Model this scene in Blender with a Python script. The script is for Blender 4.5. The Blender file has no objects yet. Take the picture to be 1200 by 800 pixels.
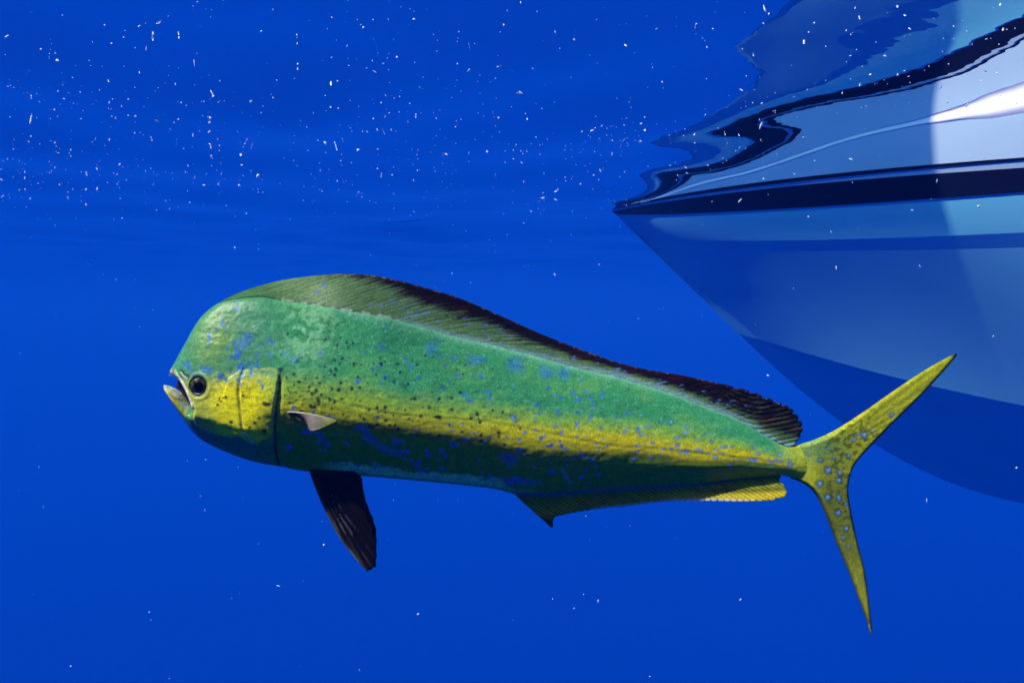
import bpy, bmesh, math, random
import numpy as np
from mathutils import Vector, Matrix, noise
from mathutils.geometry import delaunay_2d_cdt

random.seed(7)
RNG = np.random.default_rng(11)
scene = bpy.context.scene
COL = scene.collection

# ------------------------------------------------------------------ camera
F = 1039.0                       # focal length in photo pixels (photo 1200 x 800)
HORIZON = 360.0                  # photo row of eye level
PITCH = math.atan((400.0 - HORIZON) / F)
CAM_DEPTH = 0.376                # metres below the water surface (z = 0)
CAM = np.array([0.0, 0.0, -CAM_DEPTH])
cam_data = bpy.data.cameras.new("camera")
cam_data.sensor_width = 36.0
cam_data.lens = 36.0 * F / 1200.0
cam_data.clip_start = 0.05
cam_data.clip_end = 2000.0
cam = bpy.data.objects.new("camera", cam_data)
cam.location = CAM
cam.rotation_euler = (math.radians(90) - PITCH, 0, 0)
COL.objects.link(cam)
scene.camera = cam

# ------------------------------------------------------------------ sky and sun
TO_SUN = Vector((-0.62, -0.36, 1.0)).normalized()
SUN_EL = math.asin(TO_SUN.z)
world = bpy.data.worlds.new("World")
scene.world = world
world.use_nodes = True
wn = world.node_tree
sky = wn.nodes.new("ShaderNodeTexSky")
sky.sky_type = 'NISHITA'
sky.sun_disc = False
sky.sun_elevation = SUN_EL
sky.sun_rotation = math.atan2(TO_SUN.x, TO_SUN.y)
bg = wn.nodes["Background"]
bg.inputs["Strength"].default_value = 0.12
wn.links.new(sky.outputs[0], bg.inputs["Color"])
sun_data = bpy.data.lights.new("sun", 'SUN')
sun_data.energy = 5.0
sun_data.angle = math.radians(1.0)
sun_data.color = (1.0, 0.965, 0.90)
sun = bpy.data.objects.new("sun", sun_data)
sun.rotation_euler = TO_SUN.to_track_quat('Z', 'Y').to_euler()
sun.location = (-3, -3, 9)
COL.objects.link(sun)

scene.view_settings.view_transform = 'Standard'
scene.view_settings.look = 'None'
scene.view_settings.gamma = 1.0
scene.view_settings.exposure = 0.30
scene.view_settings.use_curve_mapping = False
cy = scene.cycles
cy.use_denoising = True
cy.use_adaptive_sampling = True
cy.adaptive_threshold = 0.04
cy.volume_bounces = 2
cy.max_bounces = 6
cy.glossy_bounces = 4
cy.diffuse_bounces = 2
cy.transparent_max_bounces = 12
cy.sample_clamp_indirect = 8.0
cy.caustics_reflective = True


# ------------------------------------------------------------------ helpers
FWD = np.array([0.0, math.cos(PITCH), -math.sin(PITCH)])
UP = np.array([0.0, math.sin(PITCH), math.cos(PITCH)])
RIGHT = np.array([1.0, 0.0, 0.0])


def ray(px, py):
    px = np.asarray(px, float); py = np.asarray(py, float)
    return (FWD + ((px - 600.0) / F)[..., None] * RIGHT + ((400.0 - py) / F)[..., None] * UP)


def pix(px, py, depth):
    return CAM + ray(px, py) * np.asarray(depth, float)[..., None]


def smooth(a, b, x):
    t = np.clip((np.asarray(x, float) - a) / (b - a), 0, 1)
    return t * t * (3 - 2 * t)


def pchip(xs, ys):
    """monotone cubic through the points"""
    xs = np.asarray(xs, float); ys = np.asarray(ys, float)
    h = np.diff(xs); d = np.diff(ys) / h
    m = np.zeros_like(xs)
    m[0], m[-1] = d[0], d[-1]
    for i in range(1, len(xs) - 1):
        if d[i - 1] * d[i] > 0:
            w1, w2 = 2 * h[i] + h[i - 1], h[i] + 2 * h[i - 1]
            m[i] = (w1 + w2) / (w1 / d[i - 1] + w2 / d[i])
    def f(x):
        x = np.asarray(x, float)
        i = np.clip(np.searchsorted(xs, x) - 1, 0, len(h) - 1)
        t = np.clip((x - xs[i]) / h[i], 0, 1)
        t2, t3 = t * t, t * t * t
        return ((2*t3 - 3*t2 + 1) * ys[i] + (t3 - 2*t2 + t) * h[i] * m[i]
                + (-2*t3 + 3*t2) * ys[i+1] + (t3 - t2) * h[i] * m[i+1])
    return f


def mesh_obj(name, verts, faces, mat, parent=None, smooth_shade=True):
    me = bpy.data.meshes.new(name)
    me.from_pydata([tuple(map(float, v)) for v in verts], [], [tuple(map(int, f)) for f in faces])
    me.update()
    if smooth_shade:
        me.polygons.foreach_set("use_smooth", [True] * len(me.polygons))
    if mat:
        me.materials.append(mat)
    o = bpy.data.objects.new(name, me)
    COL.objects.link(o)
    if parent:
        o.parent = parent
        o.matrix_parent_inverse = Matrix.Translation(-Vector(parent.location))
    return o


def set_colors(o, cols):
    me = o.data
    a = me.color_attributes.new("Col", 'FLOAT_COLOR', 'POINT')
    c = np.ones((len(me.vertices), 4), np.float32)
    c[:, :3] = cols
    a.data.foreach_set("color", c.ravel())


def empty(name, loc, label, cat, group=None):
    o = bpy.data.objects.new(name, None)
    o.empty_display_size = 0.05
    o.location = loc
    COL.objects.link(o)
    o["label"] = label
    o["category"] = cat
    if group:
        o["group"] = group
    return o


def new_mat(name):
    m = bpy.data.materials.new(name)
    m.use_nodes = True
    nt = m.node_tree
    return m, nt, nt.nodes["Principled BSDF"]


def N(nt, kind, **kw):
    n = nt.nodes.new(kind)
    for k, v in kw.items():
        if k in n.inputs:
            n.inputs[k].default_value = v
        else:
            setattr(n, k, v)
    return n


# ------------------------------------------------------------------ water
def water_material():
    m = bpy.data.materials.new("water_surface")
    m.use_nodes = True
    nt = m.node_tree
    nt.nodes.remove(nt.nodes["Principled BSDF"])
    out = nt.nodes["Material Output"]
    geo = N(nt, "ShaderNodeNewGeometry")
    mp = N(nt, "ShaderNodeMapping"); mp.inputs["Scale"].default_value = (1.0, 1.6, 1.0)
    n1 = N(nt, "ShaderNodeTexNoise", Scale=1.7, Detail=2.5, Roughness=0.45)
    bump = N(nt, "ShaderNodeBump", Strength=0.25, Distance=0.012)
    nt.links.new(geo.outputs["Position"], mp.inputs["Vector"])
    nt.links.new(mp.outputs[0], n1.inputs["Vector"])
    n2 = N(nt, "ShaderNodeTexNoise", Scale=10.0, Detail=2.0, Roughness=0.5)
    bump2 = N(nt, "ShaderNodeBump", Strength=0.12, Distance=0.0022)
    nt.links.new(mp.outputs[0], n2.inputs["Vector"])
    nt.links.new(n2.outputs["Fac"], bump2.inputs["Height"])
    nt.links.new(bump2.outputs[0], bump.inputs["Normal"])
    nt.links.new(n1.outputs["Fac"], bump.inputs["Height"])
    fr = N(nt, "ShaderNodeFresnel", IOR=1.33)
    tr = N(nt, "ShaderNodeBsdfTransparent")
    gl = N(nt, "ShaderNodeBsdfGlossy", Roughness=0.0)
    gl.inputs["Color"].default_value = (0.97, 0.98, 1.0, 1)
    nt.links.new(bump.outputs[0], gl.inputs["Normal"])
    mix = N(nt, "ShaderNodeMixShader")
    nt.links.new(fr.outputs[0], mix.inputs[0])
    nt.links.new(tr.outputs[0], mix.inputs[1])
    nt.links.new(gl.outputs[0], mix.inputs[2])
    nt.links.new(mix.outputs[0], out.inputs["Surface"])
    return m


def graded(lo, hi, step, far):
    mid = list(np.arange(lo, hi + 1e-6, step))
    a, b, s = [], [], step
    x = hi
    while x < far:
        s *= 1.18; x += s; b.append(x)
    s = step; x = lo
    while x > -far:
        s *= 1.18; x -= s; a.append(x)
    return np.array(a[::-1] + mid + b)


WAVES = []
_r = random.Random(5)
for lam, slope, spread in ((2.6, .010, .5), (1.7, .010, .7), (1.15, .014, .8), (.8, .016, .9), (.55, .026, 1.2), (.4, .020, 1.5), (.27, .006, 1.5)):
    for k in range(3):
        ang = math.radians(78) + _r.uniform(-spread, spread)
        l = lam * _r.uniform(.82, 1.2)
        kk = 2 * math.pi / l
        WAVES.append((kk * math.cos(ang), kk * math.sin(ang), _r.uniform(0, 6.28), slope / kk))


def wave(x, y):
    z = 0
    for kx, ky, ph, a in WAVES:
        z = z + a * np.sin(kx * x + ky * y + ph)
    return z


xs = graded(-4.0, 4.5, 0.035, 400)
ys = graded(0.0, 8.0, 0.035, 400)
X, Y = np.meshgrid(xs, ys)
R = np.hypot(X, Y - 3)
Z = wave(X, Y) * (1 - smooth(12, 40, R))
nx, ny = len(xs), len(ys)
idx = np.arange(nx * ny).reshape(ny, nx)
quads = np.stack([idx[:-1, :-1], idx[:-1, 1:], idx[1:, 1:], idx[1:, :-1]], -1).reshape(-1, 4)
me = bpy.data.meshes.new("water_surface")
V = np.stack([X, Y, Z], -1).reshape(-1, 3).astype(np.float32)
me.vertices.add(len(V)); me.vertices.foreach_set("co", V.ravel())
me.loops.add(quads.size); me.loops.foreach_set("vertex_index", quads.ravel().astype(np.int32))
me.polygons.add(len(quads))
me.polygons.foreach_set("loop_start", np.arange(0, quads.size, 4, dtype=np.int32))
me.polygons.foreach_set("use_smooth", np.ones(len(quads), bool))
me.update(); me.validate()
me.materials.append(water_material())
o = bpy.data.objects.new("water_surface", me)
COL.objects.link(o)
o["kind"] = "structure"
o["label"] = "mirror-like rippled underside of the sea surface"

# the water itself: one closed box of even, blue-scattering volume
m = bpy.data.materials.new("sea_water")
m.use_nodes = True
nt = m.node_tree
nt.nodes.remove(nt.nodes["Principled BSDF"])
pv = N(nt, "ShaderNodeVolumePrincipled")
pv.inputs["Density"].default_value = 0.016
pv.inputs["Color"].default_value = (0.002, 0.130, 0.765, 1)
pv.inputs["Anisotropy"].default_value = 0.0
nt.links.new(pv.outputs[0], nt.nodes["Material Output"].inputs["Volume"])
m.cycles.homogeneous_volume = True
bm = bmesh.new()
bmesh.ops.create_cube(bm, size=1.0)
me = bpy.data.meshes.new("haze")
for v in bm.verts:
    v.co = Vector((v.co.x * 700, v.co.y * 700, 1.45 if v.co.z > 0 else -160.0))
bm.to_mesh(me); bm.free()
me.materials.append(m)
o = bpy.data.objects.new("haze", me)
COL.objects.link(o)
o["kind"] = "stuff"
o["label"] = "clear deep blue sea water fading everything far away"

# ------------------------------------------------------------------ boat
BOW_D = 3.5
_b = ray(722, 248)
_t = CAM_DEPTH / _b[2]
BOW = CAM + _b * _t                            # where the stem cuts the surface
AFT = np.array([math.sin(math.radians(34.8)), -math.cos(math.radians(34.8))])
PORT = np.array([-math.cos(math.radians(34.8)), -math.sin(math.radians(34.8))])   # outward to the camera's side


def to_boat(p):
    d = p[..., :2] - BOW[:2]
    return d @ AFT, d @ PORT


wl_px = np.array([(722, 248), (748, 237), (800, 218.5), (850, 203.5), (900, 189), (950, 175.5), (1000, 162), (1050, 148), (1085, 138), (1130, 128), (1200, 117)], float)
rr = ray(wl_px[:, 0], wl_px[:, 1])
P = CAM + rr * (CAM_DEPTH / rr[:, 2])[:, None]
ws, wb = to_boat(P)
S_END = 7.4
# smooth plan curve of the waterline: fitted in view, filling out to the parallel midbody further aft
A = np.stack([ws, ws ** 2, ws ** 3], -1)
coef, *_ = np.linalg.lstsq(A, wb, rcond=None)
S_FIT = ws.max()


def b_wl(s):
    s = np.asarray(s, float)
    c = np.clip(s, 0, S_FIT)
    v = coef[0] * c + coef[1] * c ** 2 + coef[2] * c ** 3
    sl = coef[0] + 2 * coef[1] * S_FIT + 3 * coef[2] * S_FIT ** 2
    return v + max(sl, .05) * 1.9 * (1 - np.exp(-np.clip(s - S_FIT, 0, None) / 1.9))


def solve_on_plan(px, py, bfun):
    """where the pixel's ray crosses the vertical sheet  offset = bfun(s)"""
    out_s, out_z = [], []
    for x, y in zip(px, py):
        r = ray(x, y)
        lo, hi = None, None
        ds = np.linspace(0.8, 5.5, 2000)
        p = CAM + r[None, :] * ds[:, None]
        s, b = to_boat(p)
        g = b - bfun(s)
        k = np.where((g[:-1] >= 0) & (g[1:] < 0))[0]
        if len(k) == 0:
            continue
        k = k[0]
        t = g[k] / (g[k] - g[k + 1])
        q = p[k] + (p[k + 1] - p[k]) * t
        out_s.append(float(to_boat(q)[0])); out_z.append(float(q[2]))
    return np.array(out_s), np.array(out_z)


keel_px = np.array([(721, 250), (746, 274), (769, 295), (792, 318), (839, 362), (869, 390), (899, 424), (931, 454), (977, 489), (1024, 519), (1070, 545), (1116, 565), (1162, 580), (1200, 591)], float)
ks, kz = solve_on_plan(keel_px[:, 0], keel_px[:, 1], lambda s: np.zeros_like(s))


def z_func(s, z, deg):
    c = np.polyfit(s, z, deg)
    dc = np.polyder(c)
    s1 = s.max()
    def f(q):
        q = np.asarray(q, float)
        v = np.polyval(c, np.clip(q, None, s1))
        sl = np.polyval(dc, s1)
        return v + sl * 0.8 * (1 - np.exp(-np.clip(q - s1, 0, None) / 0.8))
    return f


keel_z = z_func(ks, kz, 4)


def keel_s_at(z):
    q = np.linspace(-0.6, 2.2, 1500)
    zz = keel_z(q)
    return float(np.interp(-z, -zz, q))


def stem_start(px, py):
    r = ray(np.array([px]), np.array([py]))
    s, z = solve_on_plan([px], [py], lambda q: np.zeros_like(q))
    return s[0] if len(s) else 0.0


PANEL_W, STRAKE_W = (0.905, 0.815), (0.835, 0.695)
LOOPS = []   # (name, start s, b(s), z(s)) from the top down


def add_loop(name, pts, w, deg=3, s0=None):
    pts = np.array(pts, float)
    if s0 is None:
        s0 = stem_start(*pts[0])
    L = S_END - s0
    wa, wb_ = w if isinstance(w, tuple) else (w, w)      # share of the waterline breadth, forward and further aft
    bf = lambda s: (wa + (wb_ - wa) * smooth(0.9, 1.9, s)) * b_wl(np.clip(s - s0, 0, None) * (S_END / L))
    s, z = solve_on_plan(pts[1:, 0], pts[1:, 1], bf)
    zs = float(keel_z(s0))
    s = np.concatenate([[s0], s]); z = np.concatenate([[zs], z])
    LOOPS.append((name, s0, bf, z_func(s, z, deg)))


def add_loop_z(name, s0, w, z0, z1):
    L = S_END - s0
    bf = lambda s, s0=s0, w=w: w(s)
    LOOPS.append((name, s0, bf, lambda s, z0=z0, z1=z1: z0 + (z1 - z0) * np.clip(np.asarray(s, float) / S_END, 0, 1)))


# above the water: flared topsides up to the gunwale
add_loop_z("sheer", -0.75, lambda s: 1.16 * (1 - np.exp(-np.clip(s + .75, 0, None) / 2.2)), 1.02, 0.80)
add_loop_z("flare", -0.42, lambda s: 1.10 * (1 - np.exp(-np.clip(s + .42, 0, None) / 2.3)), 0.52, 0.44)
add_loop_z("topside", -0.05, lambda s: b_wl(np.clip(s + .02, 0, None)) + 0.004, 0.10, 0.10)
add_loop("pin_top", [(722, 235), (771, 229), (825, 225), (950, 209), (1075, 193), (1200, 184)], 0.99, 2, s0=-0.035)
add_loop("pin_bottom", [(722, 239), (771, 232.5), (825, 228.7), (950, 213), (1075, 197), (1200, 188)], 0.988, 2, s0=-0.03)
add_loop("band_top", [(722, 243), (771, 235.8), (825, 231), (950, 218), (1075, 204.5), (1200, 196)], 0.983, 2, s0=-0.02)
add_loop("band_bottom", [(722, 250), (771, 250.5), (825, 250), (950, 244), (1075, 233), (1200, 225.5)], 0.965, 2)
add_loop("chine", [(751, 277), (825, 282), (950, 281), (1075, 277), (1200, 273)], (0.965, 0.940), 2)
add_loop("chine_flat", [(758, 285), (825, 291), (950, 293), (1075, 292), (1200, 291)], (0.945, 0.918), 2)
add_loop("panel", [(812, 337), (869, 345), (950, 355), (1075, 372), (1200, 388)], PANEL_W, 2)
add_loop("strake", [(866, 387), (931, 410), (1001, 429), (1098, 454), (1200, 475)], STRAKE_W, 3)
LOOPS.append(("keel", 0.0, lambda s: np.zeros_like(np.asarray(s, float)), keel_z))

NT = 150
tt = np.linspace(0, 1, NT) ** 1.7


def loop_pts(lp, side, off=0.0):
    name, s0, bf, zf = lp
    s = s0 + tt * (S_END - s0)
    b = np.asarray(bf(s), float) + off * np.ones_like(s)
    z = zf(s)
    if name == "keel":
        b = b * 0
    xy = BOW[:2] + s[:, None] * AFT + (side * b)[:, None] * PORT
    return np.column_stack([xy, z])


def paint(name, color, rough, coat):
    m, nt, p = new_mat(name)
    tc = N(nt, "ShaderNodeTexCoord")
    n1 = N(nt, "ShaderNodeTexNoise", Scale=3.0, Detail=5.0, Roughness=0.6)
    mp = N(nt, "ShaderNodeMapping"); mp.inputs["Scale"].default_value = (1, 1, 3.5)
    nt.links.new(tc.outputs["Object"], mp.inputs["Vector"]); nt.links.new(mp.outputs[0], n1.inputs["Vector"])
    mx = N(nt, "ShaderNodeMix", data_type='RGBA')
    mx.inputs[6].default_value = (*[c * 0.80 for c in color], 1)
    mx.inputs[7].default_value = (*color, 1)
    nt.links.new(n1.outputs["Fac"], mx.inputs[0])
    nt.links.new(mx.outputs[2], p.inputs["Base Color"])
    p.inputs["Roughness"].default_value = rough
    p.inputs["Coat Weight"].default_value = coat
    p.inputs["Specular IOR Level"].default_value = 0.12
    p.inputs["Coat Roughness"].default_value = 0.15
    return m


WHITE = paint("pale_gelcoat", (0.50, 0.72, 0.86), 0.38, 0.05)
BOTTOM = paint("bottom_light_tint", (0.20, 0.74, 0.86), 0.5, 0.0)  # white hull below the stripe, cyan underwater light put into its colour
NAVY = paint("navy_stripe", (0.006, 0.008, 0.035), 0.42, 0.1)
DECK = paint("deck_nonskid", (0.62, 0.62, 0.60), 0.75, 0.0)

boat = empty("motor_boat", (float(BOW[0] + AFT[0] * 3.5), float(BOW[1] + AFT[1] * 3.5), -0.75),
             "white motor boat hull with navy waterline stripes, seen from under water behind the fish", "boat")


def strip(loops, off=0.0, cap=False):
    verts, faces = [], []
    for side in (1, -1):
        rows = [loop_pts(l, side, off) for l in loops]
        base = len(verts)
        for r_ in rows:
            verts.extend(r_.tolist())
        for i in range(len(rows) - 1):
            for j in range(NT - 1):
                a, b = base + i * NT + j, base + i * NT + j + 1
                c, d = b + NT, a + NT
                f = (a, d, c, b) if side == 1 else (a, b, c, d)
                faces.append(f)
    return verts, faces


def sharp_rows(o, nrows, sharp):
    """mark the long edges of the given rows sharp"""
    me = o.data
    bm = bmesh.new(); bm.from_mesh(me)
    keys = {}
    for v in bm.verts:
        keys[v.index] = v
    for e in bm.edges:
        a, b = e.verts[0].index, e.verts[1].index
        half = nrows * NT
        ra, rb = (a % half) // NT, (b % half) // NT
        if ra == rb and ra in sharp:
            e.smooth = False
    bm.to_mesh(me); bm.free()


names = [l[0] for l in LOOPS]
v, f = strip(LOOPS)
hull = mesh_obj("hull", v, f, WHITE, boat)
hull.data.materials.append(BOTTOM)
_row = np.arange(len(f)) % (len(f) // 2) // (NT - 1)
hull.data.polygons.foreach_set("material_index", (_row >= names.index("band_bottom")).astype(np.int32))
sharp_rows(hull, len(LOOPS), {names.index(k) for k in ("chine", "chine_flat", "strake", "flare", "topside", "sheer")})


def band(name, top, bottom, mat):
    lt, lb = LOOPS[names.index(top)], LOOPS[names.index(bottom)]
    verts, faces = [], []
    for side in (1, -1):
        base = len(verts)
        for l, off in ((lt, -0.004), (lt, 0.0012), (lb, 0.0012), (lb, -0.004)):
            verts.extend(loop_pts(l, side, off).tolist())
        for i in range(3):
            for j in range(NT - 1):
                a, b = base + i * NT + j, base + i * NT + j + 1
                c, d = b + NT, a + NT
                faces.append((a, d, c, b) if side == 1 else (a, b, c, d))
    return mesh_obj(name, verts, faces, mat, boat, smooth_shade=False)


band("waterline_stripe", "band_top", "band_bottom", NAVY)
band("pinstripe", "pin_top", "pin_bottom", NAVY)
# deck with a little crown, transom and rubbing rail
pr, sr = loop_pts(LOOPS[0], 1), loop_pts(LOOPS[0], -1)
mid = (pr + sr) / 2; mid[:, 2] += 0.05
verts = pr.tolist() + mid.tolist() + sr.tolist()
faces = [(i * NT + j, i * NT + j + 1, (i + 1) * NT + j + 1, (i + 1) * NT + j) for i in range(2) for j in range(NT - 1)]
for q in range(3 * NT):
    verts[q][2] -= 0.004
mesh_obj("deck", verts, faces, DECK, boat)
ends = [loop_pts(l, 1)[-1] for l in LOOPS] + [loop_pts(l, -1)[-1] for l in LOOPS[::-1]][1:]
mesh_obj("transom", [tuple(e) for e in ends], [tuple(range(len(ends)))], WHITE, boat, False)


def resample_open(p, n):
    d = np.r_[0, np.cumsum(np.linalg.norm(np.diff(p, axis=0), axis=1))]
    q = np.linspace(0, d[-1], n)
    return np.column_stack([np.interp(q, d, p[:, i]) for i in range(3)])


def tube(path, radius, name, mat, parent=None, nseg=8):
    path = np.asarray(path, float)
    radius = np.broadcast_to(np.asarray(radius, float), (len(path),))
    tan = np.gradient(path, axis=0)
    tan /= np.linalg.norm(tan, axis=1)[:, None] + 1e-12
    verts, faces = [], []
    for p, t, r in zip(path, tan, radius):
        u = np.cross(t, [0, 0, 1]); u /= np.linalg.norm(u) + 1e-12
        w = np.cross(u, t)
        for k in range(nseg):
            a = 2 * math.pi * k / nseg
            verts.append(p + r * (math.cos(a) * u + math.sin(a) * w))
    for i in range(len(path) - 1):
        for k in range(nseg):
            a, b = i * nseg + k, i * nseg + (k + 1) % nseg
            faces.append((a, b, b + nseg, a + nseg))
    faces.append(tuple(range(nseg))[::-1]); faces.append(tuple(range((len(path) - 1) * nseg, len(path) * nseg)))
    return mesh_obj(name, verts, faces, mat, parent)


# added blue see-through sheet, unseen over the bow, to shade and tint the hull
BLOCKER_END = 1.60
ps = np.linspace(-0.80, BLOCKER_END, 160)
BLOCKER_Z = 1.11
_m = float(np.array(TO_SUN)[:2] @ PORT) / TO_SUN.z          # how far the low sun reaches in under the added sheet per metre of height
_ch = [l for l in LOOPS if l[0] == "chine"][0]
_q = np.clip(ps + 0.08, 0.12, None)
pb = (_ch[2](_q) + _m * (BLOCKER_Z - 1.05 * _ch[3](_q))) * (1 - np.exp(-np.clip(ps + .82, 0, None) / 0.22))
verts, faces = [], []
for z_ in (1.08, 1.084):
    for sd in (1, -1):
        xy = BOW[:2] + ps[:, None] * AFT + (sd * pb)[:, None] * PORT
        verts.extend(np.column_stack([xy, np.full(160, z_ + .03)]).tolist())
for lay in (0, 1):
    for j in range(159):
        a = lay * 320 + j
        faces.append((a, a + 1, a + 161, a + 160) if lay else (a, a + 160, a + 161, a + 1))
for sd in (0, 160):
    for j in range(159):
        faces.append((sd + j, sd + j + 1, 320 + sd + j + 1, 320 + sd + j))
faces += [(0, 160, 480, 320), (159, 319, 639, 479)]
m = bpy.data.materials.new("light_blocker_tint")
m.use_nodes = True
nt = m.node_tree
tr_ = N(nt, "ShaderNodeBsdfTransparent"); tr_.inputs["Color"].default_value = (0.25, 0.47, 0.58, 1)
df_ = N(nt, "ShaderNodeBsdfDiffuse"); df_.inputs["Color"].default_value = (0.10, 0.25, 0.45, 1)
mx_ = N(nt, "ShaderNodeMixShader"); mx_.inputs[0].default_value = 0.12
nt.links.new(tr_.outputs[0], mx_.inputs[1]); nt.links.new(df_.outputs[0], mx_.inputs[2])
nt.links.new(mx_.outputs[0], nt.nodes["Material Output"].inputs["Surface"])
mesh_obj("light_blocker", verts, faces, m, boat, False)

RUBBER = paint("rubbing_rail", (0.03, 0.03, 0.035), 0.5, 0.0)
for sd in (1, -1):
    pts = loop_pts(LOOPS[0], sd, 0.006)
    pts[:, 2] -= 0.03
    tube(pts, 0.028, "rubbing_rail", RUBBER, boat)

for sd in (1, -1):  # poles added only to carry the unseen light-blocking sheet
    for sp in (-0.35, 0.6, 1.5):
        lp = LOOPS[0]
        q = BOW[:2] + sp * AFT + sd * (float(lp[2](sp)) - .03) * PORT
        tube([(q[0], q[1], float(lp[3](sp)) - .03), (q[0], q[1], 1.112)], 0.012, "light_blocker_pole", DECK, boat)

# thin white strip modelled for the waterline glint where the sea laps the hull
m, nt, p = new_mat("glint")
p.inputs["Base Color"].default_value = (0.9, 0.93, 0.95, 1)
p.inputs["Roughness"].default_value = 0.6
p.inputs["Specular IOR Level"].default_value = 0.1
GLINT = m
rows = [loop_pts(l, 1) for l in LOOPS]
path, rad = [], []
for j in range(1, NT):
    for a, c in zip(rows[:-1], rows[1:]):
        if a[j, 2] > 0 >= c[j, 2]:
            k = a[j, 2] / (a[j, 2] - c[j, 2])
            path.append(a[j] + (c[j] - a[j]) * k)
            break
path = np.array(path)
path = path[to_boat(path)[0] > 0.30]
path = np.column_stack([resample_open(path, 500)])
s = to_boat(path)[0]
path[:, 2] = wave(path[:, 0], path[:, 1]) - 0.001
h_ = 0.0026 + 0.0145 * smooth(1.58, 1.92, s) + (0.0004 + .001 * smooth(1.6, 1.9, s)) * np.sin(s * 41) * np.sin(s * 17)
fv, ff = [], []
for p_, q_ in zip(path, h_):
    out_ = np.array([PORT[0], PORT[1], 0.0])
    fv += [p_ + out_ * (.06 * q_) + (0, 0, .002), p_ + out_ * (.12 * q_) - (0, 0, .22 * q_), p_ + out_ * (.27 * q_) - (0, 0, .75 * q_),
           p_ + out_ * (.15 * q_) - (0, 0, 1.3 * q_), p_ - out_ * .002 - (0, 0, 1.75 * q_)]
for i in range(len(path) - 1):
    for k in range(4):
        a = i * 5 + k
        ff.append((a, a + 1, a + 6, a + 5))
glint = mesh_obj("waterline_glint", fv, ff, GLINT, None)
glint["kind"] = "stuff"
glint["label"] = "bright strip modelled for the glint where the sea laps the white hull"

# ------------------------------------------------------------------ fish
FD = 1.30                                        # metres from the lens to the fish
MPP = FD / F                                     # metres per photo pixel at the fish


def fish_depth(px):
    u = (np.asarray(px, float) - 560.0) / 400.0
    return FD + 0.030 * u + 0.022 * np.sin((u + 0.35) * 2.1) - 0.012


def fish_pt(px, py, t):
    """photo position on the fish's middle plane, t photo pixels toward the camera"""
    p = pix(px, py, fish_depth(px))
    p[..., 1] -= np.asarray(t, float) * MPP
    return p


def resample(pts, step, closed=True):
    pts = np.asarray(pts, float)
    if closed:
        pts = np.vstack([pts, pts[:1]])
    d = np.r_[0, np.cumsum(np.hypot(*np.diff(pts, axis=0).T))]
    n = max(4, int(d[-1] / step))
    q = np.linspace(0, d[-1], n + 1)
    if closed:
        q = q[:-1]
    return np.column_stack([np.interp(q, d, pts[:, 0]), np.interp(q, d, pts[:, 1])])


def spline(pts, k=6):
    """Catmull-Rom through open points"""
    p = np.asarray(pts, float)
    p = np.vstack([2 * p[0] - p[1], p, 2 * p[-1] - p[-2]])
    out = []
    for i in range(1, len(p) - 2):
        for t in np.linspace(0, 1, k, endpoint=False):
            out.append(0.5 * (2 * p[i] + (p[i+1] - p[i-1]) * t + (2*p[i-1] - 5*p[i] + 4*p[i+1] - p[i+2]) * t**2
                              + (-p[i-1] + 3*p[i] - 3*p[i+1] + p[i+2]) * t**3))
    out.append(p[-2])
    return np.array(out)


def dist_to(poly, q, closed=True):
    a = np.asarray(poly, float)
    b = np.roll(a, -1, axis=0) if closed else a[1:]
    a = a if closed else a[:-1]
    best = np.full(len(q), 1e9)
    ab = b - a; L2 = (ab ** 2).sum(1) + 1e-12
    for i in range(0, len(q), 3000):
        c = q[i:i + 3000]
        t = np.clip(((c[:, None, :] - a) * ab).sum(-1) / L2, 0, 1)
        best[i:i + 3000] = np.sqrt(((c[:, None, :] - a - t[..., None] * ab) ** 2).sum(-1)).min(1)
    return best


def inside(poly, q):
    x, y = q[:, 0], q[:, 1]
    r = np.zeros(len(q), bool)
    x0, y0 = poly[:, 0], poly[:, 1]
    x1, y1 = np.roll(x0, -1), np.roll(y0, -1)
    for a, b, c, d in zip(x0, y0, x1, y1):
        if b == d:
            continue
        k = ((b > y) != (d > y)) & (x < (c - a) * (y - b) / (d - b) + a)
        r ^= k
    return r


def flat_mesh(outline, step, rim=(0.5, 1.3)):
    """fine triangle mesh over an outline in photo pixels -> (points, triangles, distance to the rim)"""
    poly = resample(outline, step)
    x0, y0 = poly.min(0); x1, y1 = poly.max(0)
    gx, gy = np.meshgrid(np.arange(x0, x1, step), np.arange(y0, y1, step * 0.87))
    gx[1::2] += step / 2
    g = np.column_stack([gx.ravel(), gy.ravel()])
    g += RNG.uniform(-.12, .12, g.shape) * step
    g = g[inside(poly, g)]
    d = dist_to(poly[::2], g)
    g = g[d > rim[-1] + 0.6 * step]
    rings = []
    nrm = np.roll(poly, -1, 0) - np.roll(poly, 1, 0)
    nrm = np.column_stack([nrm[:, 1], -nrm[:, 0]]); nrm /= np.linalg.norm(nrm, axis=1)[:, None] + 1e-9
    if inside(poly, poly[::25] + nrm[::25] * 0.3).mean() < .5:
        nrm = -nrm
    for r_ in rim:
        c = poly + nrm * r_
        c = c[inside(poly, c)]
        c = c[dist_to(poly, c) > 0.8 * r_]
        rings.append(c)
    pts = np.vstack([poly] + rings + [g])
    n = len(poly)
    vs, es, fs, *_ = delaunay_2d_cdt([Vector(p) for p in pts], [], [list(range(n))], 1, 1e-5)
    P2 = np.array([(v.x, v.y) for v in vs])
    T = np.array([list(f) for f in fs if len(f) == 3])
    return P2, T, dist_to(poly, P2)


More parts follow.
